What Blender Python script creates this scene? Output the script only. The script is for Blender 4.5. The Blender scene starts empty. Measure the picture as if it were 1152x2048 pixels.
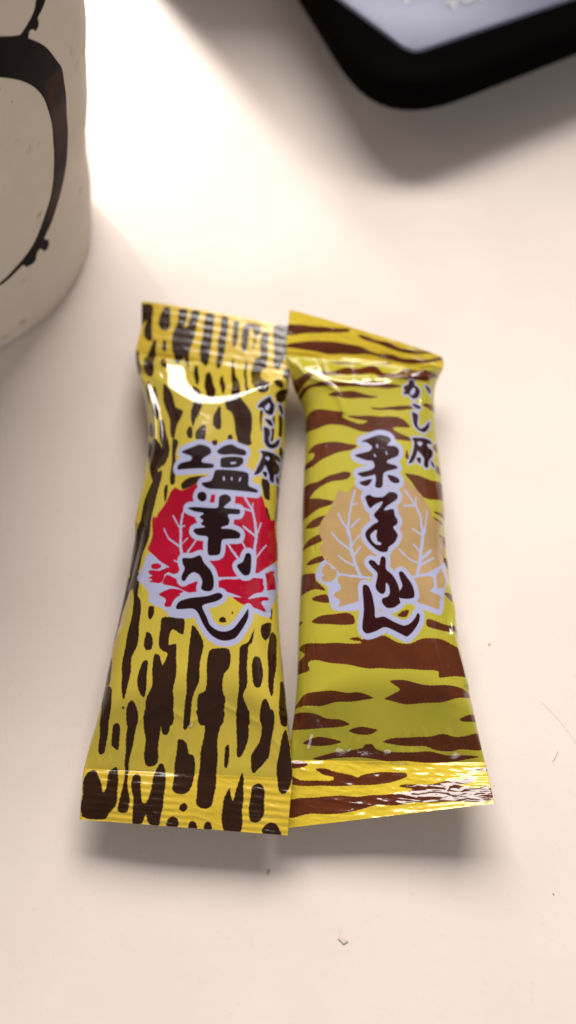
import bpy, bmesh, math, random
import numpy as np
from mathutils import Vector, Matrix

# ------------------------------------------------------------------ camera, light, exposure
scene = bpy.context.scene
col = scene.collection
H = 0.145
cam_d = bpy.data.cameras.new('camera'); cam = bpy.data.objects.new('camera', cam_d); col.objects.link(cam)
cam.location = (0, 0, H); cam.rotation_euler = (math.radians(24), 0, 0)
cam_d.sensor_fit = 'VERTICAL'; cam_d.sensor_height = 24; cam_d.lens = 1479/2048*24
cam_d.clip_start = .005; cam_d.clip_end = 50
cam_d.dof.use_dof = True; cam_d.dof.focus_distance = .131; cam_d.dof.aperture_fstop = 5.2
scene.camera = cam

world = bpy.data.worlds.new('World'); scene.world = world; world.use_nodes = True
wn = world.node_tree.nodes['Background']; wn.inputs[0].default_value = (1, .93, .86, 1); wn.inputs[1].default_value = .12

def area(name, az, el, dist, target, sx, sy, power, color, roll=0, spread=180):
    """rectangular lamp at azimuth az (degrees right of straight ahead), elevation el, aimed at target"""
    l = bpy.data.lights.new(name, 'AREA'); l.shape = 'RECTANGLE'; l.size = sx; l.size_y = sy; l.energy = power; l.color = color
    l.spread = math.radians(spread)
    o = bpy.data.objects.new(name, l); col.objects.link(o)
    a, e = math.radians(az), math.radians(el); t = Vector(target)
    o.location = t+dist*Vector((math.sin(a)*math.cos(e), math.cos(a)*math.cos(e), math.sin(e)))
    o.rotation_euler = ((t-o.location).to_track_quat('-Z', 'Y').to_matrix() @ Matrix.Rotation(math.radians(roll), 3, 'Z')).to_euler()
    return o
area('window_light', 0, 42, 1.0, (.0, .07, 0), 0.85, .42, 20.5, (1, .95, .90))
area('ceiling_light', 18, 50, 1.35, (.0, .05, 0), 1.5, .8, 1.1, (1, .96, .92))
area('front_fill_light', 172, 24, 1.8, (.0, .06, 0), 1.6, .6, 12.5, (1, .96, .94))  # fill lamp added on the camera side, no known source there
# narrow spot added to make the bright streak between mug and device
l = bpy.data.lights.new('streak_spot_light', 'SPOT'); l.energy = 330; l.color = (1, .97, .93); l.shadow_soft_size = .05
l.spot_size = math.radians(8.0); l.spot_blend = 1.0
o = bpy.data.objects.new('streak_spot_light', l); col.objects.link(o)
tgt = Vector((-.088, .305, 0)); o.location = tgt+.9*Vector((-.53*.88, .85*.88, .47))
o.rotation_euler = (tgt-o.location).to_track_quat('-Z', 'Y').to_euler()

vs = scene.view_settings; vs.view_transform = 'Standard'; vs.look = 'None'; vs.exposure = -0.12; vs.gamma = 1; vs.use_curve_mapping = False
scene.render.engine = 'CYCLES'

# ------------------------------------------------------------------ helpers
def tag(o, label=None, cat=None, group=None, kind=None):
    for k, v in (('label', label), ('category', cat), ('group', group), ('kind', kind)):
        if v: o[k] = v
    return o
def empty(name, loc):
    o = bpy.data.objects.new(name, None); col.objects.link(o); o.location = loc; o.empty_display_size = .01; return o
def mesh_obj(name, verts, faces, m, parent=None, smooth=True):
    me = bpy.data.meshes.new(name)
    me.from_pydata([tuple(v) for v in verts] if not isinstance(verts, np.ndarray) else verts.tolist(), [], faces if isinstance(faces, list) else faces.tolist())
    me.polygons.foreach_set('use_smooth', [smooth]*len(me.polygons)); me.materials.append(m); me.update()
    o = bpy.data.objects.new(name, me); col.objects.link(o)
    if parent is not None:
        o.parent = parent; o.matrix_parent_inverse = parent.matrix_basis.inverted()
    return o
def float_attr(o, name, data):
    a = o.data.attributes.new(name, 'FLOAT', 'POINT'); a.data.foreach_set('value', np.asarray(data, np.float32))
class NT:
    """small node-tree helper"""
    def __init__(s, name):
        s.m = bpy.data.materials.new(name); s.m.use_nodes = True; s.t = s.m.node_tree; s.b = s.t.nodes['Principled BSDF']
    def n(s, typ, **kw):
        x = s.t.nodes.new(typ)
        for k, v in kw.items(): setattr(x, k, v)
        return x
    def link(s, a, b): s.t.links.new(a, b)
    def attr(s, name): return s.n('ShaderNodeAttribute', attribute_name=name).outputs['Fac']
    def rng(s, val, a, b, c=0., d=1.):
        x = s.n('ShaderNodeMapRange'); s.link(val, x.inputs['Value'])
        for i, v in zip(('From Min', 'From Max', 'To Min', 'To Max'), (a, b, c, d)): x.inputs[i].default_value = v
        return x.outputs['Result']
    def mix(s, fac, a, b):
        x = s.n('ShaderNodeMix', data_type='RGBA')
        if isinstance(fac, float): x.inputs[0].default_value = fac
        else: s.link(fac, x.inputs[0])
        for v, i in ((a, 6), (b, 7)):
            if isinstance(v, tuple): x.inputs[i].default_value = v+(1,)
            else: s.link(v, x.inputs[i])
        return x.outputs[2]
    def noise(s, scale, detail=2., coord='Object', rough=.5, stretch=None):
        tc = s.n('ShaderNodeTexCoord'); x = s.n('ShaderNodeTexNoise'); x.inputs['Scale'].default_value = scale
        x.inputs['Detail'].default_value = detail; x.inputs['Roughness'].default_value = rough
        if stretch:
            mp = s.n('ShaderNodeMapping'); mp.inputs['Scale'].default_value = stretch
            s.link(tc.outputs[coord], mp.inputs[0]); s.link(mp.outputs[0], x.inputs['Vector'])
        else: s.link(tc.outputs[coord], x.inputs['Vector'])
        return x.outputs['Fac']
    def math(s, op, a, b):
        x = s.n('ShaderNodeMath', operation=op)
        for v, i in ((a, 0), (b, 1)):
            if isinstance(v, (int, float)): x.inputs[i].default_value = v
            else: s.link(v, x.inputs[i])
        return x.outputs[0]
    def bump(s, h, strength, dist):
        x = s.n('ShaderNodeBump'); x.inputs['Strength'].default_value = strength; x.inputs['Distance'].default_value = dist
        s.link(h, x.inputs['Height']); s.link(x.outputs[0], s.b.inputs['Normal']); return x
    def set(s, **kw):
        for k, v in kw.items():
            i = s.b.inputs[k.replace('_', ' ')]
            if isinstance(v, (int, float)): i.default_value = v
            elif isinstance(v, tuple): i.default_value = v+(1,) if len(v) == 3 else v
            else: s.link(v, i)

# ------------------------------------------------------------------ tabletop
def table_material():
    k = NT('white_laminate')
    n1 = k.noise(38, 3); n2 = k.noise(900, 2)
    c = k.mix(k.rng(n1, .35, .7), (.79, .69, .635), (.75, .655, .60))
    c = k.mix(k.rng(n2, .64, .76, 0, .25), c, (.55, .47, .40))
    rg = k.rng(k.noise(60, 4, stretch=(1, .25, 1)), .3, .7, .5, .62)
    k.set(Base_Color=c, Roughness=rg, Specular_IOR_Level=.25)
    k.bump(k.noise(420, 3), .06, .0006)
    return k.m
TW = table_material()
tb = mesh_obj('tabletop', [(-.6, -.35, 0), (.6, -.35, 0), (.6, .75, 0), (-.6, .75, 0), (-.6, -.35, -.02), (.6, -.35, -.02), (.6, .75, -.02), (-.6, .75, -.02)],
              [(0, 1, 2, 3), (7, 6, 5, 4), (0, 4, 5, 1), (1, 5, 6, 2), (2, 6, 7, 3), (3, 7, 4, 0)], TW, smooth=False)
tag(tb, 'plain off white tabletop under everything', 'tabletop', kind='structure')

# ------------------------------------------------------------------ flat print as signed distances in film coordinates
def smooth_poly(flat, sub=3):
    p = np.array(flat, float).reshape(-1, 2); a, b, c, d = np.roll(p, 1, 0), p, np.roll(p, -1, 0), np.roll(p, -2, 0)
    out = []
    for i in range(sub):
        x = i/sub; k = .42
        m1 = k*(c-a); m2 = k*(d-b)
        out.append((2*x**3-3*x**2+1)*b+(x**3-2*x**2+x)*m1+(-2*x**3+3*x**2)*c+(x**3-x**2)*m2)
    return np.stack(out, 1).reshape(-1, 2)
FAR = 150.
def seg_dist(X, Y, a, b):
    L = max((b[0]-a[0])**2+(b[1]-a[1])**2, 1e-9)
    k = np.clip(((X-a[0])*(b[0]-a[0])+(Y-a[1])*(b[1]-a[1]))/L, 0, 1)
    return np.hypot(X-a[0]-k*(b[0]-a[0]), Y-a[1]-k*(b[1]-a[1]))
def sd_polys(X, Y, polys, far=FAR, sub=3):
    out = np.full(X.shape, far)
    for f in polys:
        p = smooth_poly(f, sub); lo = p.min(0)-far; hi = p.max(0)+far
        i = np.where((X > lo[0]) & (X < hi[0]) & (Y > lo[1]) & (Y < hi[1]))[0]
        if not len(i): continue
        x, y = X[i], Y[i]; d = np.full(x.shape, far); ins = np.zeros(x.shape, bool)
        for a, b in zip(p, np.roll(p, -1, 0)):
            d = np.minimum(d, seg_dist(x, y, a, b))
            if a[1] != b[1]:
                ins ^= ((a[1] > y) != (b[1] > y)) & (x < (b[0]-a[0])*(y-a[1])/(b[1]-a[1])+a[0])
        out[i] = np.minimum(out[i], np.where(ins, -d, d))
    return out
def sd_strokes(X, Y, strokes, far=FAR):
    out = np.full(X.shape, far)
    for f in strokes:
        r = f[0]; p = np.array(f[1:], float).reshape(-1, 2); lo = p.min(0)-far; hi = p.max(0)+far
        i = np.where((X > lo[0]) & (X < hi[0]) & (Y > lo[1]) & (Y < hi[1]))[0]
        if not len(i): continue
        n = len(p)-1
        for j in range(n):
            rr = r*(1.0 if n < 2 else .75+.4*j/n)
            out[i] = np.minimum(out[i], seg_dist(X[i], Y[i], p[j], p[j+1])-rr)
    return out

def hermite(ts, vs, t):
    ts = np.asarray(ts, float); vs = np.asarray(vs, float)
    m = np.gradient(vs, ts, axis=0)
    i = np.clip(np.searchsorted(ts, t, side='right')-1, 0, len(ts)-2)
    h = ts[i+1]-ts[i]; x = ((t-ts[i])/h)[:, None]; h = h[:, None]
    return ((2*x**3-3*x**2+1)*vs[i]+(x**3-2*x**2+x)*h*m[i]+(-2*x**3+3*x**2)*vs[i+1]+(x**3-x**2)*h*m[i+1])
def sstep(a, b, x):
    x = np.clip((x-a)/(b-a), 0, 1); return x*x*(3-2*x)
def fold(s, t, pts, depth, width):
    """film crease: a ridge (or groove when depth < 0) along a polyline in (s, t)"""
    X = s*16.5; Y = t*112.; best = np.full(s.shape, 1e9)
    for (a, b), (c, d) in zip(pts[:-1], pts[1:]):
        ax, ay, bx, by = a*16.5, b*112., c*16.5, d*112.
        L2 = (bx-ax)**2+(by-ay)**2
        k = np.clip(((X-ax)*(bx-ax)+(Y-ay)*(by-ay))/L2, 0, 1)
        best = np.minimum(best, np.hypot(X-ax-k*(bx-ax), Y-ay-k*(by-ay)))
    return depth*np.exp(-(best/width)**1.5)
def wobble(s, t, seed, n, fs, ft):
    r = np.random.RandomState(seed); z = np.zeros(s.shape)
    for k in range(n):
        z += math.sin(k+1.)*0+np.sin(s*fs*r.uniform(.3, 1.3)*r.choice([-1, 1])+t*ft*r.uniform(.3, 1.3)+r.uniform(0, 6.28))
    return z/math.sqrt(n)
def vnoise(x, y, seed):
    """smooth value noise in 0..1 on a unit lattice"""
    G = np.random.RandomState(seed).rand(512, 512)
    i = np.floor(x).astype(int); j = np.floor(y).astype(int); u = x-i; v = y-j
    u = u*u*u*(u*(u*6-15)+10); v = v*v*v*(v*(v*6-15)+10); g = lambda a, b: G[a % 512, b % 512]
    return (g(i, j)*(1-u)+g(i+1, j)*u)*(1-v)+(g(i, j+1)*(1-u)+g(i+1, j+1)*u)*v
def creased(s, t, seed, sx, sy):
    """ridged noise: irregular facets meeting in sharp creases; feature size sx by sy millimetres"""
    X = s*16.5; Y = t*112.; c, d = math.cos(.35), math.sin(.35); z = 0; a = 1.
    for k in range(3):
        z = z+a*(1-np.abs(2*vnoise((X*c+Y*d)/sx+17.3*k, (Y*c-X*d)/sy+9.1*k, seed+k)-1)); a *= .45; sx *= .55; sy *= .55
    return z-.9
def packet_point(spec, s, t):
    """film surface of a flow-wrapped bar; returns mid plane xyz and half thickness (metres)"""
    st = np.array(spec['stations'])
    v = hermite(st[:, 0], st[:, 1:], t)
    f = ((s+1)/2)[:, None]
    P = v[:, 0:3]*(1-f)+v[:, 3:6]*f
    ts, te = spec['seal']
    # end ramps: the film rises from the flat seal to the bar inside, along a curved crease
    c0, k0, c1, k1 = spec['ramp']
    t1 = c0-k0*s*s; t2 = c1+k1*s*s
    e0 = (t-ts)/(t1-ts); e1 = (te-t)/(te-t2)
    def soft(e):
        e = np.clip(e, 0, 2); k = .16
        h = np.clip(.5+.5*(1-e)/k, 0, 1)
        return np.clip(e*h+1*(1-h)-k*h*(1-h), 0, 1)
    f0, fw, fd, ff = spec['facet']
    w = np.exp(-((s-f0)/fw)**4); x = t-ts
    fac = np.where(x < fd, ff*np.clip(x/fd, 0, 1)**.8, ff+(1-ff)*np.clip((x-fd)/np.maximum(t1+.02-ts-fd, .01), 0, 1))
    E = (soft(e0)*(1-w)+fac*w)*soft(e1)
    prof = np.clip(1-np.abs(s)**5.5, 0, 1)**.55
    half = .00012+spec['half']*E*prof
    body = sstep(ts, ts+.03, t)*sstep(te, te-.03, t)
    # dents and slack in the film
    amp = np.minimum(1, 2.2*(1-np.abs(s)))
    dz = .00016*body*amp*wobble(s, t, spec['seed'], 7, 5, 22)
    # gathers radiating from the seals
    g0 = np.exp(-np.maximum(t-ts, 0)/.030); g1 = np.exp(-np.maximum(te-t, 0)/.030)
    dz += .00032*body*amp*(g0*wobble(s, t, spec['seed']+3, 6, 26, 9)+.35*g1*wobble(s, t, spec['seed']+4, 6, 24, 9))
    for pts, d, w in spec['folds']:
        dz += fold(s, t, pts, d, w)*sstep(ts, ts+.012, t)*sstep(te, te-.012, t)
    # many short sharp creases, mostly along the sides and next to the seals
    r = np.random.RandomState(spec['seed']+20)
    for k in range(70):
        if k < 40: a = r.choice([-1, 1])*r.uniform(.72, .97); b = r.uniform(.14, .86); d = r.uniform(-.06, .06), r.uniform(.02, .07)
        else: a = r.uniform(-.9, .9); b = ts+r.uniform(.004, .03) if k < 58 else te-r.uniform(.004, .03); d = r.uniform(-.06, .06)+a*-.06, r.uniform(.03, .07)*(1 if k < 58 else -1)
        w = r.uniform(.22, .5); h = r.uniform(-1, 1)*.0002
        i = np.where((np.abs(t-b) < abs(d[1])+.02) & (np.abs(s-a) < abs(d[0])+.12))[0]
        if len(i): dz[i] += fold(s[i], t[i], [(a, b), (a+d[0]*.6, b+d[1]*.5), (a+d[0], b+d[1])], h, w)*body[i]*np.sin(math.pi*np.clip((t[i]-b)/d[1], 0, 1))
    # seals: crimp ridges and crinkle
    sl = (1-sstep(ts-.008, ts, t))+(1-sstep(te+.008, te, t))
    sl = np.clip(sl, 0, 1)
    cr = np.sin(t*112/spec['pitch']*6.283+.5*np.sin(s*4))*(.75+.45*wobble(s, t, spec['seed']+6, 5, 9, 15))
    dz += sl*(spec['crimp']*np.where(t < .5, .7, 1.6)*cr+spec['crinkle']*np.where(t < .5, .6, 1.)*creased(s, t, spec['seed']+40, 3.6, 1.9))
    side = .35+1.2*sstep(.55, .95, np.abs(s))+.9*(g0+g1)
    dz += body*amp*.00010*side*creased(s, t, spec['seed']+50, 7, 11)
    bw = spec['bow']
    P[:, 2] += bw[0]*(1-s*s)*(1-sstep(0, ts+.06, t))+bw[1]*(1-s*s)*sstep(te-.06, 1, t)+spec['wave']*sl*np.sin(s*3.1+spec['seed'])
    return P, half, dz

# ---- measured shapes and print outlines (film coordinates: s*1000 across, t*6000 along)
SPEC_A = {"facet":[-0.52,0.3,0.035,0.8],"stations":[[0,-0.03377,0.11367,0.009,0.00046,0.10814,0.007],[0.05,-0.03346,0.10684,0.0083,0.00045,0.1009,0.007],[0.1,-0.03423,0.0999,0.0078,0.00033,0.09456,0.007],[0.14,-0.03333,0.09443,0.0072,0.00011,0.09036,0.0068],[0.19,-0.0314,0.08881,0.0068,-0.00055,0.0858,0.0065],[0.26,-0.02993,0.0799,0.0063,-0.00064,0.07744,0.0063],[0.33,-0.02994,0.07049,0.0063,-0.00136,0.06967,0.0063],[0.4,-0.03056,0.06142,0.0063,-0.00205,0.06108,0.0063],[0.48,-0.0311,0.05212,0.0063,-0.0019,0.05233,0.0063],[0.56,-0.03193,0.04358,0.0063,-0.00186,0.04378,0.0063],[0.64,-0.03298,0.03504,0.0063,-0.00143,0.03524,0.0063],[0.71,-0.03373,0.02728,0.0063,-0.00065,0.02728,0.0063],[0.79,-0.03462,0.02018,0.0065,9e-05,0.01996,0.0068],[0.86,-0.03583,0.01388,0.0069,0.00071,0.0127,0.0078],[0.885,-0.03607,0.01175,0.0071,0.00079,0.01,0.0082],[0.94,-0.03609,0.00738,0.0068,0.00034,0.00531,0.008],[1.0,-0.0362,0.00345,0.006,0.0,0.0009,0.0072]],"seal":[0.1,0.885],"ramp":[0.205,0.085,0.72,0.07],"half":0.0062,"seed":3,"pitch":1.75,"crimp":3.2e-05,"crinkle":8e-05,"bow":[0.0006,0.0006],"wave":0.0003,"folds":[[[[-0.96,0.17],[-0.86,0.24],[-0.8,0.31],[-0.9,0.37],[-0.97,0.43]],0.0017,1.2],[[[-0.98,0.2],[-0.93,0.3],[-0.98,0.36]],0.0006,0.7],[[[-0.8,0.32],[-0.88,0.45],[-0.93,0.62]],-0.0009,1.2],[[[-0.55,0.8],[-0.3,0.765],[-0.1,0.79]],0.00013,0.6],[[[0.0,0.8],[0.3,0.765],[0.7,0.8],[0.9,0.84]],0.00013,0.6],[[[-0.02,0.75],[0,0.8]],0.0003,0.4]]}
SPEC_B = {"facet":[-0.72,0.16,0.03,0.8],"stations":[[0,0.00034,0.10931,0.011,0.03418,0.09832,0.0085],[0.05,-0.00022,0.10372,0.01,0.03457,0.09692,0.0082],[0.1,-0.00033,0.09849,0.009,0.03413,0.0952,0.008],[0.14,0.00099,0.09185,0.0077,0.03277,0.09218,0.0074],[0.19,0.00327,0.0865,0.0068,0.03205,0.08849,0.0067],[0.26,0.00376,0.07928,0.0063,0.03176,0.07867,0.0063],[0.33,0.00325,0.07014,0.0063,0.03202,0.07026,0.0063],[0.4,0.00288,0.0622,0.0063,0.03197,0.06108,0.0063],[0.48,0.00271,0.05287,0.0063,0.03167,0.05287,0.0063],[0.56,0.00235,0.04501,0.0063,0.03196,0.04501,0.0063],[0.64,0.00192,0.0368,0.0063,0.03219,0.0368,0.0063],[0.71,0.00168,0.02886,0.0063,0.03286,0.02886,0.0063],[0.79,0.0011,0.02156,0.0062,0.03387,0.02153,0.0064],[0.86,0.00036,0.01543,0.006,0.03476,0.01494,0.0066],[0.885,0.00027,0.01329,0.006,0.03504,0.0128,0.0067],[0.94,9e-05,0.00746,0.0054,0.03513,0.00928,0.008],[1.0,-9e-05,0.00211,0.0048,0.03507,0.00587,0.0098]],"seal":[0.1,0.885],"ramp":[0.175,0.06,0.735,0.06],"half":0.0062,"seed":11,"pitch":1.4,"crimp":1.2e-05,"crinkle":0.00018,"bow":[0.0012,0.0],"wave":0.0003,"folds":[[[[0.98,0.42],[0.9,0.5],[0.97,0.55]],-0.0011,1.2],[[[0.99,0.6],[0.88,0.66],[0.96,0.74]],0.0011,1.0],[[[-0.95,0.78],[-0.75,0.8],[-0.5,0.86]],8e-05,0.8],[[[-0.9,0.13],[-0.55,0.19],[-0.45,0.24]],0.0005,0.7],[[[-0.2,0.165],[0.2,0.16],[0.6,0.17],[0.85,0.16]],0.0004,0.6],[[[0.02,0.87],[0.0,1.0]],-0.0002,0.5]]}
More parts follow.
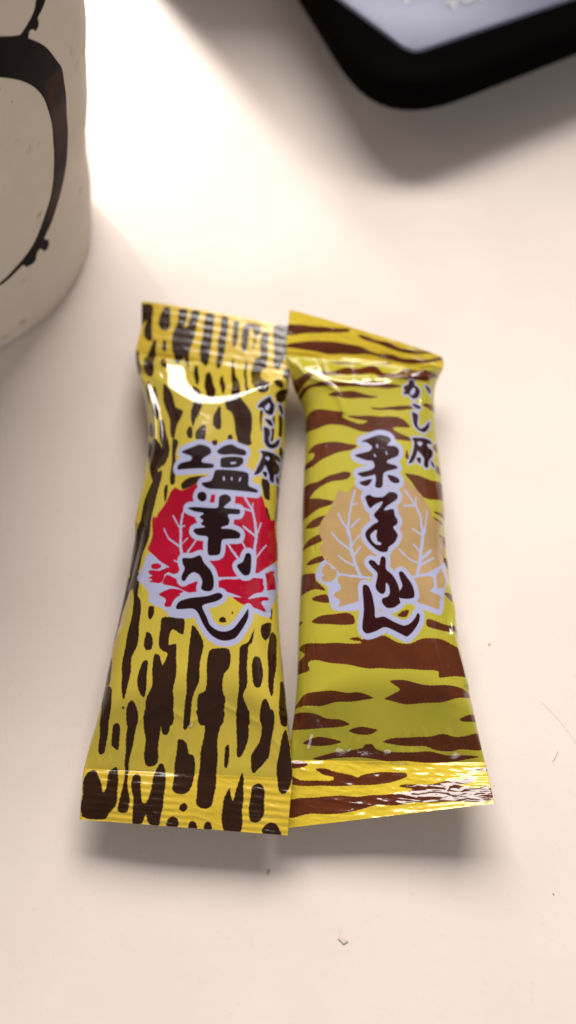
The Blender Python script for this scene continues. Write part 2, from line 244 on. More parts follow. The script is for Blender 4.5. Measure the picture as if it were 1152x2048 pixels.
ART_A = {"stripe":[[-1000,48,-955,32,-852,28,-838,104,-852,172,-845,308,-820,420,-855,444,-928,400,-955,300,-932,212,-972,248,-995,276],[-720,92,-680,36,-628,36,-600,96,-605,232,-645,304,-715,304,-760,256,-752,164],[-480,40,-375,32,-382,124,-420,236,-380,228,-332,96,-312,36,-213,32,-242,168,-267,304,-288,412,-300,496,-285,832,-320,736,-365,568,-430,788,-490,580,-525,524,-565,328,-510,204,-490,100],[-125,40,-5,36,-35,232,-37,452,-50,592,-83,644,-145,588,-167,508,-178,376,-152,204],[83,48,170,40,163,184,150,336,135,460,130,568,97,664,65,644,52,544,52,420,45,304,68,184],[240,68,315,56,310,160,298,276,250,364,228,308,240,188],[418,64,595,52,605,124,548,200,530,304,510,324,512,140,468,108,438,236,425,356,390,396,353,360,350,252,367,148],[625,124,715,124,705,244,703,404,700,548,648,580,635,764,750,908,765,1056,740,1104,690,1128,650,1128,568,1044,525,892,510,704,520,536,540,444,605,416,607,260],[782,24,983,0,975,220,935,368,862,524,815,532,785,444,785,232,778,148],[-670,440,-650,412,-622,428,-602,500,-612,544,-648,532],[-798,420,-750,448,-728,576,-738,672,-742,880,-800,1004,-860,996,-880,904,-878,716,-850,644,-810,520],[-992,604,-975,552,-935,660,-928,880,-978,892,-982,724],[-890,1080,-865,1092,-875,1196,-895,1308,-922,1348,-940,1244,-920,1156],[-808,1140,-785,1188,-788,1328,-778,1464,-808,1556,-857,1480,-870,1380,-852,1248],[-645,712,-597,672,-570,864,-635,844],[-665,1120,-565,1264,-538,1392,-435,1440,-522,1588,-562,1748,-615,1684,-633,1540,-688,1392,-712,1296],[-450,952,-390,992,-418,1112,-470,1180,-475,1100],[-778,1548,-728,1540,-680,1668,-628,1804,-725,1808,-770,1680],[-908,1540,-862,1628,-840,1716,-885,1720,-950,1648,-948,1580],[-215,692,-178,688,-167,876,-198,1048,-225,1032,-232,864],[-68,752,-17,736,8,880,38,1124,15,1236,-70,1244,-107,1112,-98,872],[-282,1108,-185,1132,-157,1336,-205,1440,-270,1532,-290,1604,-322,1552,-320,1416,-265,1272],[110,804,145,784,173,976,163,1152,130,1164,103,980],[250,528,278,504,298,676,338,820,385,1024,377,1200,425,1268,485,1332,532,1428,540,1560,520,1668,542,1764,375,1772,332,1680,292,1576,272,1444,232,1396,173,1368,157,1280,180,1212,252,1200,262,932,250,684],[420,508,453,532,455,784,498,1152,470,1176,443,1028,415,660],[58,1356,95,1344,95,1420,107,1504,97,1600,45,1616,-10,1564,-10,1460],[-362,1612,-320,1608,-292,1684,-302,1736,-353,1728,-390,1668],[-185,1584,-112,1580,-105,1676,-127,1756,-232,1748,-252,1668],[208,1668,258,1656,282,1724,213,1728],[-12,1748,58,1740,65,1796,-7,1800],[648,1352,693,1344,680,1432,668,1536,675,1592,655,1560,645,1452],[862,1068,970,884,985,956,985,1040,935,1152,910,1156,875,1164],[812,876,883,816,935,868,925,932,852,948],[913,1328,965,1300,960,1424,953,1552,940,1568,908,1552,905,1448],[830,1380,862,1368,848,1480,848,1644,808,1676,805,1504],[970,1696,1000,1700,1011,1828,1025,2096,1018,2232,973,2284,968,2152,992,2016,960,1820],[745,2140,795,2120,862,2156,883,2320,818,2340,780,2252,745,2188],[918,532,1014,520,1023,608,1038,724,1011,820,992,936,973,908,992,768,933,704],[-988,1708,-875,1788,-780,1936,-728,2104,-780,2184,-838,2088,-918,1908],[-882,1740,-755,1796,-665,1924,-715,2060,-790,1952],[-712,1788,-630,1784,-602,1908,-668,2032,-718,1936],[-682,2068,-762,2112,-835,2224,-872,2392,-898,2560,-972,2744,-982,2936,-970,3064,-888,3344,-838,3336,-795,3148,-778,2980,-722,2776,-720,2528,-692,2340,-670,2168],[-585,1752,-508,1756,-490,1804,-505,1916,-460,2176,-478,2224,-522,2212,-552,2100,-552,1944],[-590,2236,-552,2236,-550,2376,-570,2408,-597,2296],[-365,2208,-270,2156,-130,2136,-22,2148,-120,2188,-175,2224,-250,2260,-340,2276,-370,2240],[825,2428,865,2444,908,2548,878,2568,828,2504],[930,1716,983,1704,998,2076,998,2436,970,2544,973,2272,953,2048],[-872,3172,-785,3184,-750,3384,-830,3364],[-867,3184,-798,3204,-758,3336,-742,3440,-682,3508,-655,3688,-640,3840,-635,3984,-678,4088,-670,4232,-675,4412,-705,4552,-730,4452,-765,4284,-785,4096,-775,3868,-768,3656,-778,3516,-832,3360],[-985,3172,-860,3268,-892,3376,-938,3568,-942,3872,-985,3944,-1022,3652,-999,3384],[-575,3584,-508,3584,-488,3664,-518,3716,-552,3692],[-548,3844,-490,3872,-455,3944,-465,4012,-520,4028,-555,3984,-560,3908],[-397,3712,-315,3692,-125,3708,-122,3860,-167,3860,-235,3820,-272,3864,-280,3976,-200,3964,-182,4056,-172,4292,-192,4452,-178,4620,-188,4824,-450,4824,-470,4664,-460,4520,-418,4372,-438,4124,-425,4060,-372,4072,-322,4164,-282,4072,-295,4048,-348,4028,-387,3980,-392,3828],[-555,4144,-497,4128,-480,4292,-483,4516,-540,4476,-570,4392,-580,4252],[-27,3776,97,3908,115,3988,85,4124,83,4308,28,4472,-2,4704,-2,4824,-73,4820,-65,4660,-52,4368,-55,4140,-40,3968],[235,4008,413,4024,408,4180,347,4264,332,4452,357,4536,340,4696,312,4816,110,4820,70,4720,62,4596,85,4480,153,4428,160,4216,175,4048],[525,4008,630,3948,708,3808,670,3952,617,4008,592,4372,550,4476,562,4560,598,4700,600,4816,465,4816,485,4576,510,4292],[660,4144,703,4080,758,4112,765,4264,740,4388,688,4408,650,4328],[788,3772,903,3732,872,3860,818,3920,778,3884],[875,3588,918,3568,910,3700,883,3656],[872,3860,918,3824,953,3896,928,4096,883,4328,852,4484,825,4468,822,4280,840,4024],[742,4560,782,4540,822,4640,832,4816,715,4816,718,4664],[953,4312,990,4312,990,4536,983,4796,940,4808,913,4692,925,4472],[992,4016,1000,4076,1000,4220,985,4128],[-988,4360,-888,4376,-845,4444,-828,4624,-828,4828,-920,4824,-948,4604],[-948,4052,-912,4188,-905,4348,-975,4324,-972,4132],[-655,4624,-622,4560,-582,4584,-548,4664,-535,4828,-643,4828],[-708,4640,-698,4624,-682,4640,-692,4660],[290,3716,328,3692,365,3708,375,3752,298,3752],[433,3652,445,3640,458,3652,445,3668],[-940,4652,-830,4664,-822,4836,-810,5044,-822,5132,-867,5140,-890,5044,-912,4832],[-658,4668,-548,4664,-538,4856,-548,4996,-560,5140,-565,5380,-522,5692,-530,5832,-578,5860,-625,5828,-630,5704,-600,5524,-597,5360,-617,5080,-633,4836],[-782,4856,-760,4816,-718,4824,-690,4940,-685,5092,-752,5044,-772,4940],[-478,4664,-185,4664,-200,4788,-218,4916,-277,4912,-295,4832,-300,4972,-292,5172,-315,5236,-380,5256,-420,5208,-435,4976],[-68,4660,-5,4664,-10,4788,-32,4868,-68,4852],[58,4660,345,4660,305,4824,282,4940,282,5212,278,5412,268,5652,208,5720,143,5708,107,5616,110,5256,127,5020,147,4824,88,4756],[468,4660,598,4660,592,4840,578,4956,528,5100,490,5136,465,5092,470,4860],[720,4664,850,4660,845,4820,798,5028,765,5140,678,5232,633,5276,605,5244,612,5108,693,4984,720,4824],[910,4652,988,4628,980,4784,950,4828,910,4788],[943,4880,973,4856,988,5036,1000,5216,985,5368,948,5480,893,5472,857,5376,855,5192,893,5008],[-115,4996,-78,4968,-32,5004,8,5112,60,5136,68,5296,58,5452,2,5552,-83,5552,-127,5488,-125,5308],[360,5028,390,5020,393,5188,375,5240,350,5208,347,5084],[-962,5368,-922,5324,-872,5340,-822,5444,-795,5576,-768,5560,-748,5344,-698,5280,-670,5292,-648,5480,-650,5732,-710,5880,-752,5976,-978,5952,-990,5652,-985,5452],[-515,5376,-473,5348,-430,5396,-425,5560,-390,5696,-345,5652,-318,5388,-288,5244,-250,5220,-208,5292,-195,5544,-205,5800,-223,5996,-318,5984,-360,5844,-380,5992,-480,5992,-483,5716,-515,5516],[-42,5704,0,5664,40,5716,10,5780,-35,5760],[-157,6000,-135,5892,-90,5856,-50,5896,-45,6000],[62,6016,62,5924,97,5900,137,5944,140,6013],[205,6000,218,5916,255,5896,275,5940,275,6000],[395,5496,418,5444,450,5600,470,5516,502,5316,520,5284,540,5352,552,5580,558,5832,552,6019,395,6021,363,5796,365,5620],[620,5436,663,5384,710,5384,745,5472,760,5708,732,5828,678,5864,625,5824,615,5648],[760,6000,765,5916,825,5852,883,5864,918,5952,931,6014]],"lava":[[-688,2976,-742,3108,-785,3208,-778,3268,-597,3428,-575,3536,-365,3620,-298,3688,-35,3708,110,3592,282,3456,315,3068,-285,2944],[988,3036,1000,3208,978,3384,903,3560,888,3680,713,3648,590,3540,375,3456,330,3236,508,3064]],"fill":[[-107,2200,-250,2260,-360,2284,-450,2252,-510,2312,-542,2408,-635,2536,-640,2568,-708,2580,-682,2760,-690,2844,-712,2920,-620,3000,-497,3088,-400,3144,-412,3192,-312,3228,-235,3184,-213,3124,-232,3024,-80,3008,85,3028,213,3256,508,3244,713,3208,805,3172,915,3076,988,2964,1000,2824,975,2716,958,2624,968,2520,908,2556,860,2528,812,2392,742,2304,353,2284,83,2268],[-622,3100,-565,3092,-515,3104,-495,3140,-550,3164,-622,3144],[-628,3168,-510,3180,-412,3148,-382,3200,-435,3224,-442,3292,-483,3324,-630,3304,-585,3284,-645,3260,-597,3236,-650,3200],[832,3196,935,3172,963,3284,963,3336,842,3372],[888,3160,943,3136,953,3156,898,3192],[220,3316,330,3284,800,3252,822,3284,800,3320,830,3332,800,3408,700,3440,633,3496,867,3452,872,3488,788,3524,840,3628,710,3592,548,3556,445,3496,455,3480,545,3480,340,3416,222,3368],[-410,3232,-288,3276,-142,3336,-10,3308,40,3396,-7,3432,-110,3428,-250,3380,-428,3336,-440,3304],[-475,3448,-340,3388,-167,3416,-218,3448,-180,3476,-232,3508,-267,3576,-375,3580,-377,3500]],"vein":[[16.3,-270,2464,-300,2536,-305,2684,-292,2868,-240,3024],[8.1,-430,2560,-325,2684],[10.0,-530,2700,-445,2816,-298,2904],[7.8,-202,2812,-280,2892],[7.7,-340,3064,-237,3108],[9.9,-55,2796,-180,2972],[8.1,-257,2668,-305,2684],[18.3,510,2312,648,2468,700,2624,708,2780,693,2932,695,3032,693,3200],[8.0,663,2404,648,2468],[11.9,475,2468,648,2496],[8.0,778,2616,708,2780],[11.7,542,2680,698,2788],[7.7,845,2868,705,3032],[13.6,322,2852,395,2960,498,3060],[9.6,505,2840,588,2948],[14.8,213,3276,435,3268,723,3240],[11.5,562,3040,488,3068],[22.1,768,3212,915,3112],[18.9,815,3188,840,3352]],"text":[[-415,1876,-262,1828,-182,1800,-78,1816,-20,1844,-7,1896,-107,1956,-112,1996,35,2008,58,2036,22,2056,-205,2064,-392,2072,-445,2072,-458,2040,-415,2004,-282,1980,-277,1936,-400,1900],[78,1856,170,1796,270,1772,357,1804,468,1832,490,1876,455,1896,308,1888,185,1900,100,1892],[150,1936,312,1912,438,1920,463,1972,410,2024,310,2040,165,2040,143,2000],[107,2068,335,2064,535,2084,565,2148,578,2224,695,2256,710,2280,680,2292,475,2284,205,2272,20,2268,-70,2232,-78,2208,45,2184,73,2100],[-122,2344,-98,2304,-25,2304,12,2344,2,2392,-50,2404,-95,2384],[-237,2472,-137,2460,150,2476,188,2440,188,2352,255,2324,330,2340,355,2388,290,2440,272,2472,465,2484,492,2512,468,2544,328,2548,353,2616,332,2668,255,2692,245,2708,385,2716,492,2756,495,2808,455,2824,290,2832,255,2860,245,2996,153,3016,88,3000,70,2876,62,2800,-68,2780,-130,2736,-112,2704,25,2688,-37,2656,-10,2612,-62,2572,-7,2532,-130,2512],[-237,3040,-115,3040,-12,3008,45,3092,140,3180,185,3260,198,3344,183,3400,143,3416,88,3412,40,3384,50,3312,5,3236,-73,3204,-135,3244,-172,3304,-210,3292,-218,3244,-192,3160,-223,3108],[580,2988,645,2992,655,3120,638,3220,572,3236,515,3192,472,3124,545,3080],[-242,3596,-208,3528,-80,3488,120,3468,250,3432,308,3448,310,3488,235,3528,125,3552,75,3584,137,3692,185,3780,275,3836,370,3848,465,3812,570,3688,630,3604,630,3704,570,3812,485,3912,380,3940,278,3924,180,3864,100,3768,25,3644,-45,3604,-198,3612]],"thole":[[280,1980,353,1972,360,1988,302,2000],[720,1300,765,1248,790,1248,785,1288,762,1320,732,1328],[762,1888,808,1876,822,1896,795,1924]],"tholes":[[12.4,215,2148,222,2168],[10.2,325,2148,330,2164],[10.4,448,2148,440,2172]],"text2":[[622,1312,650,1264,730,1192,790,1152,818,1192,852,1224,850,1292,825,1352,778,1376,728,1364,700,1328,675,1312,640,1328],[913,1188,945,1176,970,1216,970,1272,940,1284,910,1228],[713,1432,760,1424,805,1432,830,1484,788,1496,742,1472],[698,1532,742,1524,782,1544,795,1588,780,1660,810,1708,860,1680,900,1620,925,1604,923,1664,885,1732,828,1768,772,1760,723,1712,708,1604],[680,1824,752,1816,878,1812,943,1812,968,1840,968,1872,933,1876,900,1880,965,1920,968,1972,943,2032,910,2048,913,2124,888,2148,850,2128,838,2076,800,2020,772,1984,755,2024,718,2076,678,2100,630,2104,660,2040,700,1944,718,1872],[748,2060,795,2052,815,2072,802,2112,778,2108,755,2084],[933,2052,963,2052,985,2072,978,2116,948,2112]]}
ART_B = {"stripe":[[-1017,196,-800,164,-500,120,-218,48,-237,112,-495,200,-790,280,-1000,332],[-880,424,-587,348,-290,308,-52,316,150,388,347,368,508,424,802,312,983,44,978,200,805,432,615,540,315,512,75,444,-180,496,-478,536,-678,524,-878,516,-1000,516,-998,484],[-105,100,28,92,147,124,310,84,468,160,715,72,885,-23,705,188,502,268,305,236,145,192,-35,164],[502,-38,663,-45,800,-33,715,-13,592,-13],[-470,660,-245,632,-125,644,40,588,-125,664,-290,680],[120,604,357,552,240,612],[-710,852,-462,808,-300,740,-93,732,117,660,238,780,405,796,562,700,832,852,983,792,828,1040,612,1052,415,1008,248,972,110,800,-110,844,-375,868,-648,904],[-995,848,-905,868,-775,852,-742,904,-857,944,-968,988,-998,948],[-990,1012,-882,992,-738,1008,-542,1016,-295,1064,58,1024,270,1084,450,1132,310,1152,32,1136,-310,1120,-638,1084,-840,1036,-955,1072,-1000,1060],[-658,1188,-508,1176,-322,1172,-142,1216,90,1252,-78,1268,-335,1268,-542,1244],[-37,1372,150,1380,385,1360,595,1376,592,1400,380,1408,147,1404,8,1396],[745,1336,880,1312,1008,1288,1002,1356,848,1368],[-938,1328,-735,1372,-462,1440,-460,1496,-232,1564,-93,1532,-345,1500,-367,1476,-90,1472,375,1484,530,1568,502,1596,272,1608,403,1680,512,1712,508,1756,305,1736,220,1664,-190,1652,-462,1584,-692,1576,-875,1592,-1000,1544,-998,1392],[-948,1816,-888,1772,-715,1760,-497,1772,-257,1804,-342,1852,-560,1888,-728,1936,-875,1988,-1000,1968,-1000,1916,-878,1904,-862,1852],[-1000,2188,-802,2184,-638,2132,-450,2092,-342,2112,-385,2172,-595,2204,-780,2260,-898,2360,-755,2392,-572,2432,-612,2468,-775,2508,-898,2548,-1000,2548,-1000,2320],[-955,2672,-855,2612,-633,2588,-652,2636,-815,2704],[-1000,2888,-935,2836,-835,2800,-735,2780,-725,2860,-852,2900,-1000,2908],[458,1856,480,1960,428,1944],[403,2116,562,2124,758,2160,988,2148,988,2288,758,2364,607,2332,550,2272,492,2196],[867,1740,953,1700,985,1796,867,1804],[850,1984,948,1992,988,2040,890,2068],[770,2492,867,2480,992,2456,983,2488,878,2520],[758,2548,848,2572,958,2572,872,2616],[867,2752,990,2724,1004,2852,910,2836,850,2816],[-432,2340,-402,2328,-375,2336,-402,2352],[-930,3112,-867,3072,-698,3052,-708,3124,-865,3140],[-1000,3456,-1000,3228,-905,3240,-810,3260,-798,3356,-668,3476,-812,3452,-935,3468],[-840,3552,-668,3520,-635,3620,-788,3600],[-840,3812,-722,3764,-420,3744,-322,3792,-325,3864,-462,3868,-720,3852],[205,3772,290,3720,360,3712,312,3792],[572,3808,768,3848,933,3864,983,3916,752,3924,562,3884],[842,3484,973,3476,955,3576,860,3532],[880,3008,985,3024,990,3120,905,3104],[-1000,3764,-950,3792,-990,3820],[-390,4000,-290,3992,-235,4028,-332,4024],[-982,4060,-930,4024,-672,4040,-392,4048,-252,4048,-262,4020,-85,3984,38,3976,170,4036,340,4048,500,4000,678,4000,830,4044,980,4136,975,4356,808,4364,612,4400,605,4324,408,4308,180,4300,-27,4292,-175,4296,-402,4260,-652,4228,-780,4200,-872,4208,-860,4296,-1000,4300,-1015,4184,-918,4128],[-998,4704,-945,4620,-867,4560,-630,4544,-428,4564,-305,4560,-132,4624,-365,4660,-565,4676,-720,4716,-898,4708],[48,4432,210,4416,410,4476,653,4480,825,4492,943,4536,978,4592,798,4628,570,4676,355,4680,198,4692,38,4648,-17,4624,60,4588,163,4520],[-1014,4952,-1000,4784,-892,4776,-755,4804,-652,4844,-495,4856,-397,4916,-643,4952,-855,4964],[-400,4972,-277,4932,-180,4940,-88,4968,-198,5020,-332,5012],[-870,5116,-732,5048,-617,5060,-462,5096,-595,5144,-765,5144],[780,4844,953,4792,992,4864,828,4876],[-40,5092,115,5044,420,5032,585,5000,742,5036,995,4988,1009,5160,772,5168,670,5188,512,5180,395,5136,113,5128],[-758,5292,-617,5240,-395,5192,-255,5168,-225,5128,-152,5120,-93,5180,110,5208,430,5192,628,5232,950,5236,802,5284,500,5328,205,5308,-15,5308,-295,5268,-495,5284,-698,5308],[-988,5324,-857,5320,-805,5364,-895,5392,-985,5388],[-735,5404,-628,5396,-558,5420,-358,5472,-310,5492,-240,5456,-20,5436,175,5448,183,5496,55,5552,-25,5572,-300,5580,-695,5568,-990,5544,-992,5448,-882,5504,-578,5520,-548,5480,-655,5460],[-995,5696,-595,5684,-458,5680,-302,5712,-165,5700,8,5708,165,5696,245,5652,110,5616,170,5588,400,5612,538,5580,730,5564,808,5548,862,5576,778,5632,693,5652,848,5708,963,5684,1000,5756,975,5940,825,5944,643,5892,458,5888,270,5848,80,5868,-110,5840,-265,5872,-497,5904,-768,5868,-1000,5888],[792,5420,983,5396,1000,5444,860,5432],[-232,6029,-172,6025,-147,6046,-195,6050]],"lava":[[-698,3104,-800,3256,-775,3360,-650,3440,-635,3584,-562,3708,-300,3720,-195,3608,-232,3416,-483,3276],[443,3320,713,3248,928,3072,935,3260,867,3400,825,3528,775,3724,695,3752,455,3684,380,3592]],"fill":[[-280,2236,-390,2328,-512,2304,-572,2416,-648,2552,-732,2644,-772,2712,-768,2796,-708,2888,-758,2940,-705,3100,-575,3184,-510,3272,-370,3316,12,3352,460,3316,718,3260,870,3116,958,2896,925,2780,855,2760,870,2604,785,2580,745,2492,648,2348,548,2272,408,2184,58,2136],[-720,3216,-675,3156,-620,3180,-610,3224,-558,3224,-542,3276,-545,3324,-607,3384,-712,3368,-735,3324,-702,3300,-732,3256],[-525,3364,-483,3308,-147,3340,-213,3416,-235,3592,-298,3620,-502,3676,-492,3608,-585,3540,-483,3464],[453,3340,680,3320,700,3428,640,3488,778,3544,745,3616,735,3692,600,3664,460,3620,448,3516],[752,3280,865,3232,848,3416,710,3444],[798,3216,820,3200,842,3208,815,3232],[638,3276,675,3268,668,3288]],"vein":[[16.4,-282,2308,-335,2444,-367,2580,-380,2736,-353,2896,-335,3052],[12.3,-520,2568,-470,2652,-380,2744],[14.0,-605,2780,-512,2880,-362,2980],[10.3,-225,2612,-338,2720],[10.1,-237,2812,-342,2932],[8.2,-262,2444,-325,2460],[10.1,-223,2948,-315,3052],[17.0,390,2296,538,2456,595,2596,617,2780,595,2952,562,3052],[10.6,542,2360,538,2456],[10.5,370,2456,528,2456],[10.9,683,2496,665,2664,630,2760],[12.2,485,2732,605,2800],[12.9,708,2980,625,3052],[10.0,278,2976,342,3056],[20.2,-390,2752,-350,2904,-310,3132,-230,3328],[14.8,-492,3288,-358,3316,-115,3336],[13.1,-515,3056,-428,3132,-322,3184],[20.9,650,2736,600,2844,570,3048,485,3320],[10.7,280,2980,400,3096,522,3164],[14.1,713,2988,562,3112],[14.3,723,3080,542,3184],[11.1,482,2928,562,3008],[17.3,433,3324,663,3280,878,3144],[20.8,715,3316,715,3444]],"text":[[-200,1764,-57,1720,78,1688,208,1712,238,1756,178,1808,288,1816,342,1860,320,1928,188,1972,165,2004,290,2036,300,2068,160,2096,105,2128,93,2240,60,2276,-12,2264,0,2192,-10,2132,-50,2140,-178,2156,-250,2112,-93,2084,-17,2052,-35,1984,-130,1972,-290,1912,-85,1872,-40,1824,-125,1772],[-230,2216,-135,2188,-62,2176,-52,2192,-105,2248,-167,2252],[157,2136,242,2144,312,2172,325,2212,258,2224,198,2200],[-150,2372,-88,2348,-35,2372,88,2372,170,2320,252,2320,292,2352,270,2400,145,2472,103,2524,225,2504,245,2576,282,2636,272,2680,220,2720,278,2808,232,2900,150,2956,125,3012,45,3016,-32,2972,-127,2876,-157,2804,-135,2752,-42,2680,20,2648,-40,2576,42,2492,85,2424,-17,2456,-80,2500,-120,2456],[-127,3144,-95,3112,-42,3132,8,3184,35,3092,68,3068,103,3104,95,3228,170,3300,228,3400,252,3496,238,3552,255,3628,232,3648,170,3684,88,3688,30,3636,32,3580,95,3560,127,3516,120,3436,85,3400,75,3496,32,3532,-27,3496,-50,3436,-17,3288,-78,3216],[255,3280,300,3260,357,3332,413,3416,438,3516,423,3572,340,3588,238,3572,240,3516,290,3436,270,3360],[-213,3448,-170,3420,-130,3448,-90,3552,-65,3700,-62,3792,42,3780,160,3836,275,3876,357,3852,423,3792,458,3744,482,3768,460,3844,387,3928,300,3984,225,3956,113,3908,35,3892,-68,3932,-170,3956,-218,3932,-228,3880,-202,3704]],"thole":[[-85,2804,-2,2744,-10,2824,8,2888,52,2904,40,2928,-20,2920,-73,2868],[562,1228,602,1176,638,1172,640,1208,607,1248,572,1248],[620,1760,668,1748,700,1764,650,1804]],"tholes":[[11.0,32,1804,35,1828],[10.6,-10,1916,2,1928],[8.5,157,1884,165,1908]],"text2":[[555,1064,590,1056,633,1072,638,1124,680,1152,713,1188,715,1232,683,1276,630,1292,580,1284,548,1252,522,1244,472,1240,465,1220,488,1196,470,1144,548,1112],[795,1120,842,1116,905,1140,888,1200,852,1192],[578,1348,635,1344,710,1368,715,1392,648,1392,607,1368],[575,1432,635,1436,670,1460,650,1536,670,1588,725,1584,782,1544,848,1488,852,1504,828,1564,762,1624,693,1628,628,1600,590,1552,582,1488],[542,1716,622,1704,745,1696,832,1708,860,1732,845,1748,770,1760,790,1804,850,1820,832,1892,785,1936,762,1972,752,2020,720,2044,683,2012,693,1936,633,1876,615,1860,578,1928,522,1996,465,2008,480,1976,532,1892,570,1792,570,1752],[588,1940,650,1936,645,1980,633,2008,595,1980],[792,1944,835,1968,855,2012,835,2020,805,1992]]}
MUG = {"c":[-0.09038,0.13978],"profile":[[0.0012,0.03988],[0.00323,0.04045],[0.00526,0.04113],[0.0073,0.04145],[0.00933,0.04186],[0.01136,0.04238],[0.01339,0.04292],[0.01542,0.0432],[0.01746,0.04336],[0.01949,0.04364],[0.02152,0.04389],[0.02355,0.04428],[0.02558,0.04478],[0.02762,0.0451],[0.02965,0.04557],[0.03168,0.0462],[0.03371,0.0469],[0.03574,0.04747],[0.03778,0.04803],[0.03981,0.04839],[0.04184,0.04881],[0.04387,0.04927],[0.0459,0.04963],[0.04794,0.05017],[0.04997,0.05075],[0.052,0.05126],[0.064,0.05286],[0.08,0.05426],[0.096,0.05526]],"black":[[-2525,7341,-2166,7101,-1966,6954,-1802,6847,-1711,6718,-1533,6501,-1373,6262,-1210,5918,-1096,5655,-1100,5387,-1093,4928,-1087,4436,-1144,4083,-1245,3755,-1347,3481,-1535,3064,-1840,2712,-2106,2538,-2160,2443,-2052,2307,-2109,2113,-2249,2146,-2313,2302,-2424,2276,-2531,2096,-2761,2156,-2824,2284,-3158,2198,-3420,2161,-3987,2212,-3985,2278,-3397,2247,-2981,2387,-2686,2500,-2406,2661,-2143,2928,-1901,3310,-1763,3661,-1624,4196,-1576,4776,-1618,5175,-1676,5589,-1808,5912,-2034,6239,-2349,6558,-2709,6816],[-1343,7127,-1143,6974,-1189,6927,-1298,6874,-1455,6835,-1434,6769,-1480,6706,-1540,6696,-1596,6777,-1647,6810,-1707,6729,-1854,6860,-1749,6890,-1592,6935,-1460,6999]],"brown":[[-1243,5735,-1120,5643,-1075,5327,-1013,4628,-1138,3927,-1371,3341,-1644,2922,-1899,2721,-1949,2933,-1756,3408,-1617,3925,-1525,4520,-1561,5002,-1607,5527,-1568,5767]],"dots":[[15.5,-2269,6045,-2267,6040],[11.6,-2149,5021,-2151,5013],[11.6,-2178,4860,-2175,4848],[11.6,-2194,5603,-2193,5594],[15.5,-2856,4116,-2854,4109],[17.4,-2601,3860,-2598,3853],[11.6,-2407,3297,-2403,3287],[15.5,-2400,6381,-2398,6379],[11.6,-2660,1667,-2658,1659],[9.7,-1244,6445,-1240,6440]]}
DEV = {"blocker":[[-0.083,0.3],[0.16,0.3],[0.16,0.325],[-0.083,0.325]],"outer":[[0.0226,0.16317],[0.13685,0.2252],[0.09384,0.33723],[-0.0204,0.2752]],"panel":[[0.03163,0.18318],[0.11217,0.22334],[0.07598,0.25976],[-0.00326,0.2257]],"top":0.02,"strokes":[[0.000453,[[0.03124,0.20478],[0.03158,0.20307]]],[0.000272,[[0.04143,0.20236],[0.04478,0.20349]]],[0.000272,[[0.0416,0.20122],[0.04515,0.20264]]],[0.000408,[[0.04359,0.20236],[0.04374,0.20009]]],[0.000362,[[0.04568,0.20449],[0.04719,0.20236],[0.04931,0.20464]]],[0.000272,[[0.05097,0.20535],[0.05136,0.20392]]]]}

def print_layers(art, s, t, w1, w2):
    X = s*1000.; Y = t*6000.
    jx = X+1.6*np.sin(Y*.11+X*.05)+1.2*np.sin(X*.17-Y*.07)+4*np.sin(Y*.021+X*.013); jy = Y+1.6*np.sin(X*.13+Y*.04)+3*np.sin(X*.019-Y*.011)     # printed edges are never ruler-clean
    L = {}
    L['stripe'] = sd_polys(jx, jy, art['stripe'])
    L['emblem_ground'] = sd_polys(jx, jy, art['lava'])
    L['emblem'] = sd_polys(jx, jy, art['fill'])
    t1 = sd_polys(X, Y, art['text']); t2 = sd_polys(X, Y, art['text2'])
    L['outline'] = np.minimum(np.minimum(t1-w1, t2-w2), sd_strokes(jx, jy, art['vein']))
    hole = np.minimum(sd_polys(X, Y, art['thole']), sd_strokes(X, Y, art['tholes']))
    L['lettering'] = np.maximum(np.minimum(t1, t2), -hole)
    return L

def film_material(name, ground, stripe, emblem, lav, text, seal, crinkle):
    k = NT(name); W = 4.5
    nz = k.noise(160, 2)
    g = k.mix(k.rng(nz, .3, .7), ground, tuple(v*.93 for v in ground))
    st = k.mix(k.rng(k.noise(300, 3), .35, .65), stripe, tuple(v*.8 for v in stripe))
    c = k.mix(k.rng(k.attr('stripe'), W, -W), g, st)
    c = k.mix(k.rng(k.attr('emblem_ground'), W, -W), c, lav)
    c = k.mix(k.rng(k.attr('emblem'), W, -W), c, k.mix(k.rng(k.noise(90, 3), .35, .65), emblem, tuple(v*.8 for v in emblem)))
    c = k.mix(k.rng(k.attr('outline'), W, -W), c, lav)
    c = k.mix(k.rng(k.attr('lettering'), W, -W), c, text)
    k.set(Base_Color=c, Roughness=k.rng(k.noise(220, 3), .3, .7, .05+seal*.12, .10+seal*.15), Specular_IOR_Level=.7-.25*seal)
    h = k.math('ADD', k.noise(330, 3), k.math('MULTIPLY', k.noise(1500, 2), .25))
    k.bump(h, crinkle, .0004)
    return k.m

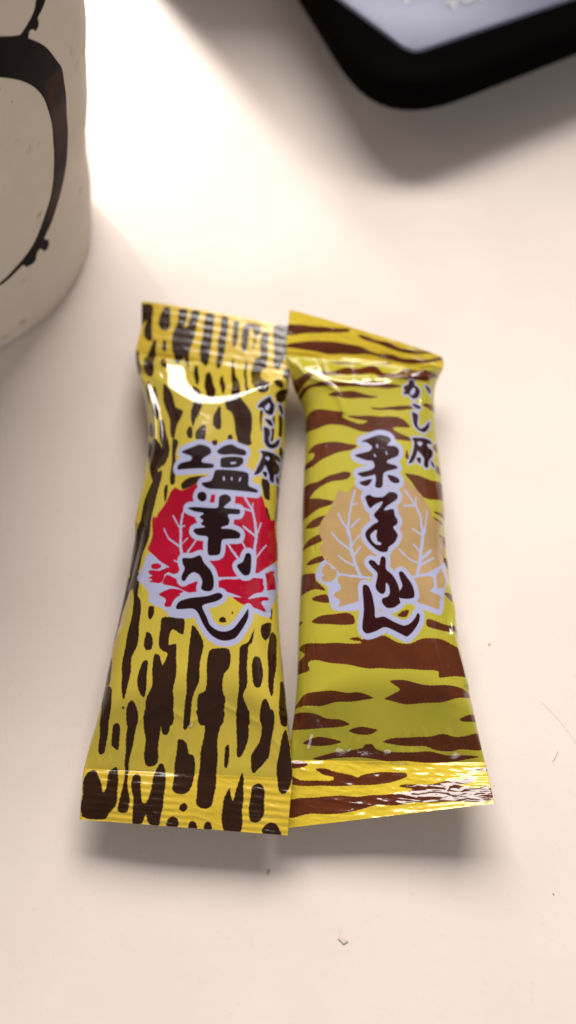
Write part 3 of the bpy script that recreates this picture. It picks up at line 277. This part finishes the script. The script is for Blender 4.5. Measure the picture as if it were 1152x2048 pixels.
def make_packet(spec, art, mats, label, w1, w2):
    root = empty('snack_packet', (0, 0, 0)); st = np.array(spec['stations'])
    root.location = Vector(((st[:, 1].mean()+st[:, 4].mean())/2, (st[:, 2].mean()+st[:, 5].mean())/2, 0))
    bpy.context.view_layer.update()
    tag(root, label, 'packet')
    ts, te = spec['seal']
    for name, t0, t1, nt, m in (('wrapper', ts, te, 520, mats[0]), ('end_seal', 0, ts, 76, mats[1]), ('end_seal', te, 1, 84, mats[1])):
        ns, nb = 250, 44
        sv = np.linspace(-1, 1, ns+1); sv = np.sign(sv)*(np.abs(sv)*.86+.14*np.sin(np.abs(sv)*math.pi/2))
        sb = np.linspace(1, -1, nb+1)[1:-1]
        ring = np.concatenate([sv, sb]); top = np.concatenate([np.ones(len(sv)), -np.ones(len(sb))])
        nr = len(ring); tv = np.linspace(t0, t1, nt+1)
        T, S = np.meshgrid(tv, ring, indexing='ij'); U = np.broadcast_to(top, S.shape).ravel()
        S = S.ravel(); T = T.ravel()
        P, half, dz = packet_point(spec, S, T)
        edge = np.abs(S) > .9999
        P = P.copy(); P[:, 2] += np.where(edge, 0, U*half)+np.where(U > 0, dz, dz*.4)
        P[:, 2] = np.maximum(P[:, 2], .00015)
        i = np.arange(nt)[:, None]*nr+np.arange(nr)[None]; j = np.arange(nt)[:, None]*nr+(np.arange(nr)+1)[None] % nr
        F = np.stack([i, i+nr, j+nr, j], -1).reshape(-1, 4)
        o = mesh_obj(name, P, F, m, root)
        up = U > 0; vals = {k: np.full(S.shape, FAR) for k in ('stripe', 'emblem_ground', 'emblem', 'outline', 'lettering')}
        Lt = print_layers(art, S[up], T[up], w1, w2)
        for k in Lt: vals[k][up] = Lt[k]
        vals['stripe'][~up] = sd_polys(S[~up]*1000., T[~up]*6000., art['stripe'])
        for k, v in vals.items(): float_attr(o, k, v)
    return root

lav = (.38, .39, .57)
inkA = dict(stripe=(.030, .011, .0045), emblem=(.40, .002, .024), lav=lav, text=(.012, .002, .003))
inkB = dict(stripe=(.105, .024, .007), emblem=(.45, .29, .13), lav=lav, text=(.025, .003, .004))
bodyA = film_material('yellow_streaked_film', (.53, .405, .050), seal=0, crinkle=.10, **inkA)
sealA = film_material('yellow_streaked_seal_film', (.62, .43, .040), seal=1, crinkle=.22, **inkA)
bodyB = film_material('olive_striped_film', (.435, .38, .036), seal=0, crinkle=.10, **inkB)
sealB = film_material('olive_striped_seal_film', (.66, .48, .036), seal=.4, crinkle=.12, **inkB)
make_packet(SPEC_A, ART_A, (bodyA, sealA), 'yellow snack packet with dark brown lengthwise streaks and a red leaf emblem', 58, 20)
make_packet(SPEC_B, ART_B, (bodyB, sealB), 'olive yellow snack packet with reddish brown crosswise stripes and a tan leaf emblem', 58, 20)

# ------------------------------------------------------------------ mug
def mug_material():
    k = NT('speckled_stoneware')
    n = k.noise(55, 3)
    c = k.mix(k.rng(n, .3, .7), (.62, .56, .49), (.56, .50, .43))
    tc = k.n('ShaderNodeTexCoord'); v = k.n('ShaderNodeTexVoronoi'); v.inputs['Scale'].default_value = 260; k.link(tc.outputs['Object'], v.inputs['Vector'])
    r = k.n('ShaderNodeSeparateColor'); k.link(v.outputs['Color'], r.inputs[0])
    dot = k.math('MULTIPLY', k.rng(v.outputs['Distance'], .32, .08), k.rng(r.outputs[0], .80, .9))
    c = k.mix(k.math('MULTIPLY', dot, .6), c, (.30, .17, .08))
    c = k.mix(k.rng(k.attr('spot'), 14, -14), c, (.26, .11, .03))
    c = k.mix(k.rng(k.attr('brush'), 7, -7), c, k.mix(k.math('MULTIPLY', k.rng(k.attr('thin_brush'), 60, -50), k.rng(k.noise(120, 3), .3, .6)), (.006, .004, .004), (.035, .012, .006)))
    k.set(Base_Color=c, Roughness=.55, Specular_IOR_Level=.06)
    k.bump(k.noise(160, 3), .12, .0006)
    return k.m
def make_mug():
    cx, cy = MUG['c']; root = empty('mug', (cx, cy, 0)); bpy.context.view_layer.update()
    tag(root, 'speckled cream stoneware mug with black brushed loops, cut off at the left', 'mug')
    mat = mug_material()
    pz, pr = np.array(MUG['profile']).T
    z = np.linspace(.0012, .080, 210); r = np.interp(z, pz, pr)
    ker = np.ones(7)/7; r = np.convolve(np.pad(r, 3, mode='edge'), ker, 'valid')
    prof = [(.030, .0032), (.033, .0030), (.0352, .0004), (.0385, .0002), (r[0]-.0008, .0004)]+list(zip(r, z))
    no = len(prof)
    rt = r[-1]; prof += [(rt-.0006, .0813), (rt-.0020, .0818), (rt-.0034, .0811)]
    zi = np.linspace(.079, .010, 40); prof += [(float(np.interp(a, z, r))-.0042, a) for a in zi]+[(.030, .0068), (.015, .0062), (.0004, .0060)]
    n = 420; th = np.linspace(0, 2*math.pi, n, endpoint=False)
    R = np.array([p[0] for p in prof]); Z = np.array([p[1] for p in prof])
    ZZ, TT = np.meshgrid(Z, th, indexing='ij'); RR = np.repeat(R[:, None], n, 1)
    RR = RR*(1+.004*np.sin(2*TT+.6)*np.clip(ZZ/.06, 0, 1))
    P = np.stack([cx+RR*np.cos(TT), cy+RR*np.sin(TT), ZZ], -1).reshape(-1, 3)
    m = len(prof); i = np.arange(m-1)[:, None]*n+np.arange(n)[None]; j = np.arange(m-1)[:, None]*n+(np.arange(n)+1)[None] % n
    F = np.stack([i, j, j+n, i+n], -1).reshape(-1, 4)
    outer = np.repeat(np.arange(m) < no, n)
    # split: clay body and the unglazed foot below it
    def part(name, rows0, rows1, mm_):
        f = F.reshape(m-1, n, 4)[rows0:rows1].reshape(-1, 4)
        u, inv = np.unique(f, return_inverse=True); o = mesh_obj(name, P[u], inv.reshape(-1, 4), mm_, root)
        X = ((TT.ravel()[u]+math.pi) % (2*math.pi)-math.pi)*4100.*1.0; Y = P[u][:, 2]*1e5; ok = outer[u]
        for nm, key in (('brush', 'black'), ('thin_brush', 'brown')):
            d = np.full(len(u), 200.); d[ok] = sd_polys(X[ok], Y[ok], MUG[key], 200.); float_attr(o, nm, d)
        d = np.full(len(u), 200.); d[ok] = sd_strokes(X[ok], Y[ok], MUG['dots'], 200.); float_attr(o, 'spot', d)
        return o
    part('cup_wall', 4, m-1, mat)
    k = NT('bare_clay_foot'); k.set(Base_Color=k.mix(k.noise(300, 3), (.42, .33, .25), (.34, .26, .19)), Roughness=.85)
    part('foot_ring', 0, 4, k.m)
make_mug()

# ------------------------------------------------------------------ black device with blue-grey panel
def make_device():
    root = empty('desk_device', (.06, .24, 0)); bpy.context.view_layer.update()
    tag(root, 'black rounded device with a blue grey panel, at the top right behind the packets', 'device')
    k = NT('black_plastic'); k.set(Base_Color=k.mix(k.noise(500, 2), (.002, .0015, .0015), (.003, .0022, .002)), Roughness=.8, Specular_IOR_Level=.01); k.bump(k.noise(900, 2), .1, .0003)
    blk = k.m
    k = NT('blue_grey_panel'); k.set(Base_Color=k.mix(k.rng(k.noise(30, 3), .3, .7), (.25, .255, .36), (.21, .215, .31)), Roughness=.42, Metallic=.15); k.bump(k.noise(1500, 2), .05, .0003)
    pan = k.m
    k = NT('white_print'); k.set(Base_Color=k.mix(k.noise(200, 2), (.85, .85, .88), (.8, .8, .84)), Roughness=.5); wht = k.m
    def rounded(pts, rad, n=10):
        out = []
        for i, p in enumerate(pts):
            p = Vector(p); a = Vector(pts[i-1]); b = Vector(pts[(i+1) % len(pts)]); r = rad[i]
            u = (a-p).normalized(); v = (b-p).normalized(); A, B = p+u*r, p+v*r
            for q in range(n+1):
                x = q/n; out.append((1-x)**2*A+2*x*(1-x)*p+x*x*B)
        return out
    def loft(name, rings, m, cap0=True, cap1=True):
        n = len(rings[0]); V = [v for r in rings for v in r]; Fc = []
        for i in range(len(rings)-1):
            for j in range(n): Fc.append((i*n+j, i*n+(j+1) % n, (i+1)*n+(j+1) % n, (i+1)*n+j))
        if cap0: Fc.append(tuple(reversed(range(n))))
        if cap1: Fc.append(tuple((len(rings)-1)*n+j for j in range(n)))
        return mesh_obj(name, V, Fc, m, root)
    def inset(r, d):
        out = []; n = len(r)
        for i in range(n):
            t = (r[(i+1) % n]-r[i-1]).normalized(); out.append(r[i]+Vector((-t.y, t.x))*d)
        return out
    O = rounded(DEV['outer'], [.027, .02, .02, .02]); z1 = DEV['top']
    rings = []
    for d, z in ((.030, .0005), (.026, .0012), (.016, .005), (.007, .0085), (.0018, .0118), (.0003, .0138), (0, .0155), (.0004, z1-.0025), (.0014, z1-.0009), (.0028, z1-.0002), (.0044, z1)):
        rings.append([Vector((p.x, p.y, z)) for p in inset(O, d)])
    loft('housing', rings, blk)
    Pn = rounded(DEV['panel'], [.0042, .01, .01, .01])
    loft('panel', [[Vector((p.x, p.y, z1-.002)) for p in Pn], [Vector((p.x, p.y, z1+.0006)) for p in Pn], [Vector((p.x, p.y, z1+.0009)) for p in inset(Pn, .0004)]], pan)
    # unseen upright block, added out of frame to cast the diagonal shadow edge
    bk = rounded(DEV['blocker'], [.01, .006, .006, .01], 6)
    loft('shadow_blocker', [[Vector((p.x, p.y, z)) for p in inset(bk, d)] for d, z in ((.002, .0006), (0, .003), (0, .134), (.0015, .138), (.004, .1395))], blk)
    zt = z1+.0011
    for r, pts in DEV['strokes']:      # the visible feet of the lettering
        V = []; Fc = []
        for a, b in zip(pts[:-1], pts[1:]):
            a = Vector(a); b = Vector(b); t = (b-a).normalized(); nn = Vector((-t.y, t.x))*r; e = t*r*.6
            q = [a-e*1-nn*.7, a-e*1+nn*.7, a+nn, b+nn, b+e+nn*.7, b+e-nn*.7, b-nn, a-nn]; base = len(V)
            V += [(p.x, p.y, zt) for p in (q[0], q[1], q[2], q[3], q[4], q[5], q[6], q[7])]
            Fc.append(tuple(base+i for i in (0, 7, 6, 5, 4, 3, 2, 1)))
            zt += .00003
        mesh_obj('letter_stroke', V, Fc, wht, root, smooth=False)
make_device()

# ------------------------------------------------------------------ crumbs and hairs on the table
def crumb(loc, size, colr, label, seed, flat=.5):
    rnd = random.Random(seed); bm = bmesh.new(); bmesh.ops.create_icosphere(bm, subdivisions=1, radius=1)
    for v in bm.verts:
        f = rnd.uniform(.5, 1.3); v.co = Vector((v.co.x*size[0]*f, v.co.y*size[1]*f, max(v.co.z, -.6)*size[2]*f))
    me = bpy.data.meshes.new('crumb'); bm.to_mesh(me); bm.free()
    k = NT('crumb_matter'); k.set(Base_Color=k.mix(k.noise(2500, 2), colr, tuple(v*.75 for v in colr)), Roughness=.6); me.materials.append(k.m)
    o = bpy.data.objects.new('crumb', me); col.objects.link(o); o.location = (loc[0], loc[1], size[2]*.6); o.rotation_euler.z = rnd.uniform(-.6, .1)
    return tag(o, label, 'crumb')
crumb((.00948, -.0151), (.0011, .0007, .00022), (.80, .69, .60), 'pale flake on the tabletop below the striped packet', 4)
crumb((-.00344, -.00504), (.0004, .0006, .00012), (.60, .46, .34), 'brownish crumb on the tabletop in the shadow below the two packets', 7)
crumb((.04005, .03573), (.0003, .0003, .00015), (.62, .46, .32), 'tiny tan crumb on the tabletop right of the striped packet', 9)
crumb((.04633, -.00841), (.00016, .00016, .0001), (.20, .18, .14), 'tiny dark dot near the lower right edge of the tabletop', 12)
def hair(pts, r, colr, label):
    V = []; Fc = []; n = 5
    for i, p in enumerate(pts):
        p = Vector((p[0], p[1], r*1.05)); q = Vector((*pts[min(i+1, len(pts)-1)], 0))-Vector((*pts[max(i-1, 0)], 0)); t = q.normalized(); nn = Vector((-t.y, t.x, 0))
        for j in range(n):
            a = j/n*6.2832; V.append(p+r*(math.cos(a)*nn+math.sin(a)*Vector((0, 0, 1))))
    for i in range(len(pts)-1):
        for j in range(n): Fc.append((i*n+j, i*n+(j+1) % n, (i+1)*n+(j+1) % n, (i+1)*n+j))
    k = NT('hair_fibre'); k.set(Base_Color=k.mix(k.noise(900, 2), colr, tuple(v*.8 for v in colr)), Roughness=.5)
    tag(mesh_obj('hair', V, Fc, k.m), label, 'hair')
def arc(a, b, bow, n=12):
    a, b = Vector(a), Vector(b); d = b-a; nn = Vector((-d.y, d.x))
    return [tuple(a+d*(i/n)+nn*bow*math.sin(math.pi*i/n)) for i in range(n+1)]
hair(arc((.04856, .02469), (.05511, .0149), .05), .000022, (.55, .40, .30), 'long thin hair on the tabletop at the right edge')
hair(arc((.04934, .01351), (.05065, .01538), -.04, 6), .00004, (.34, .26, .21), 'short dark fibre on the tabletop below the long hair')
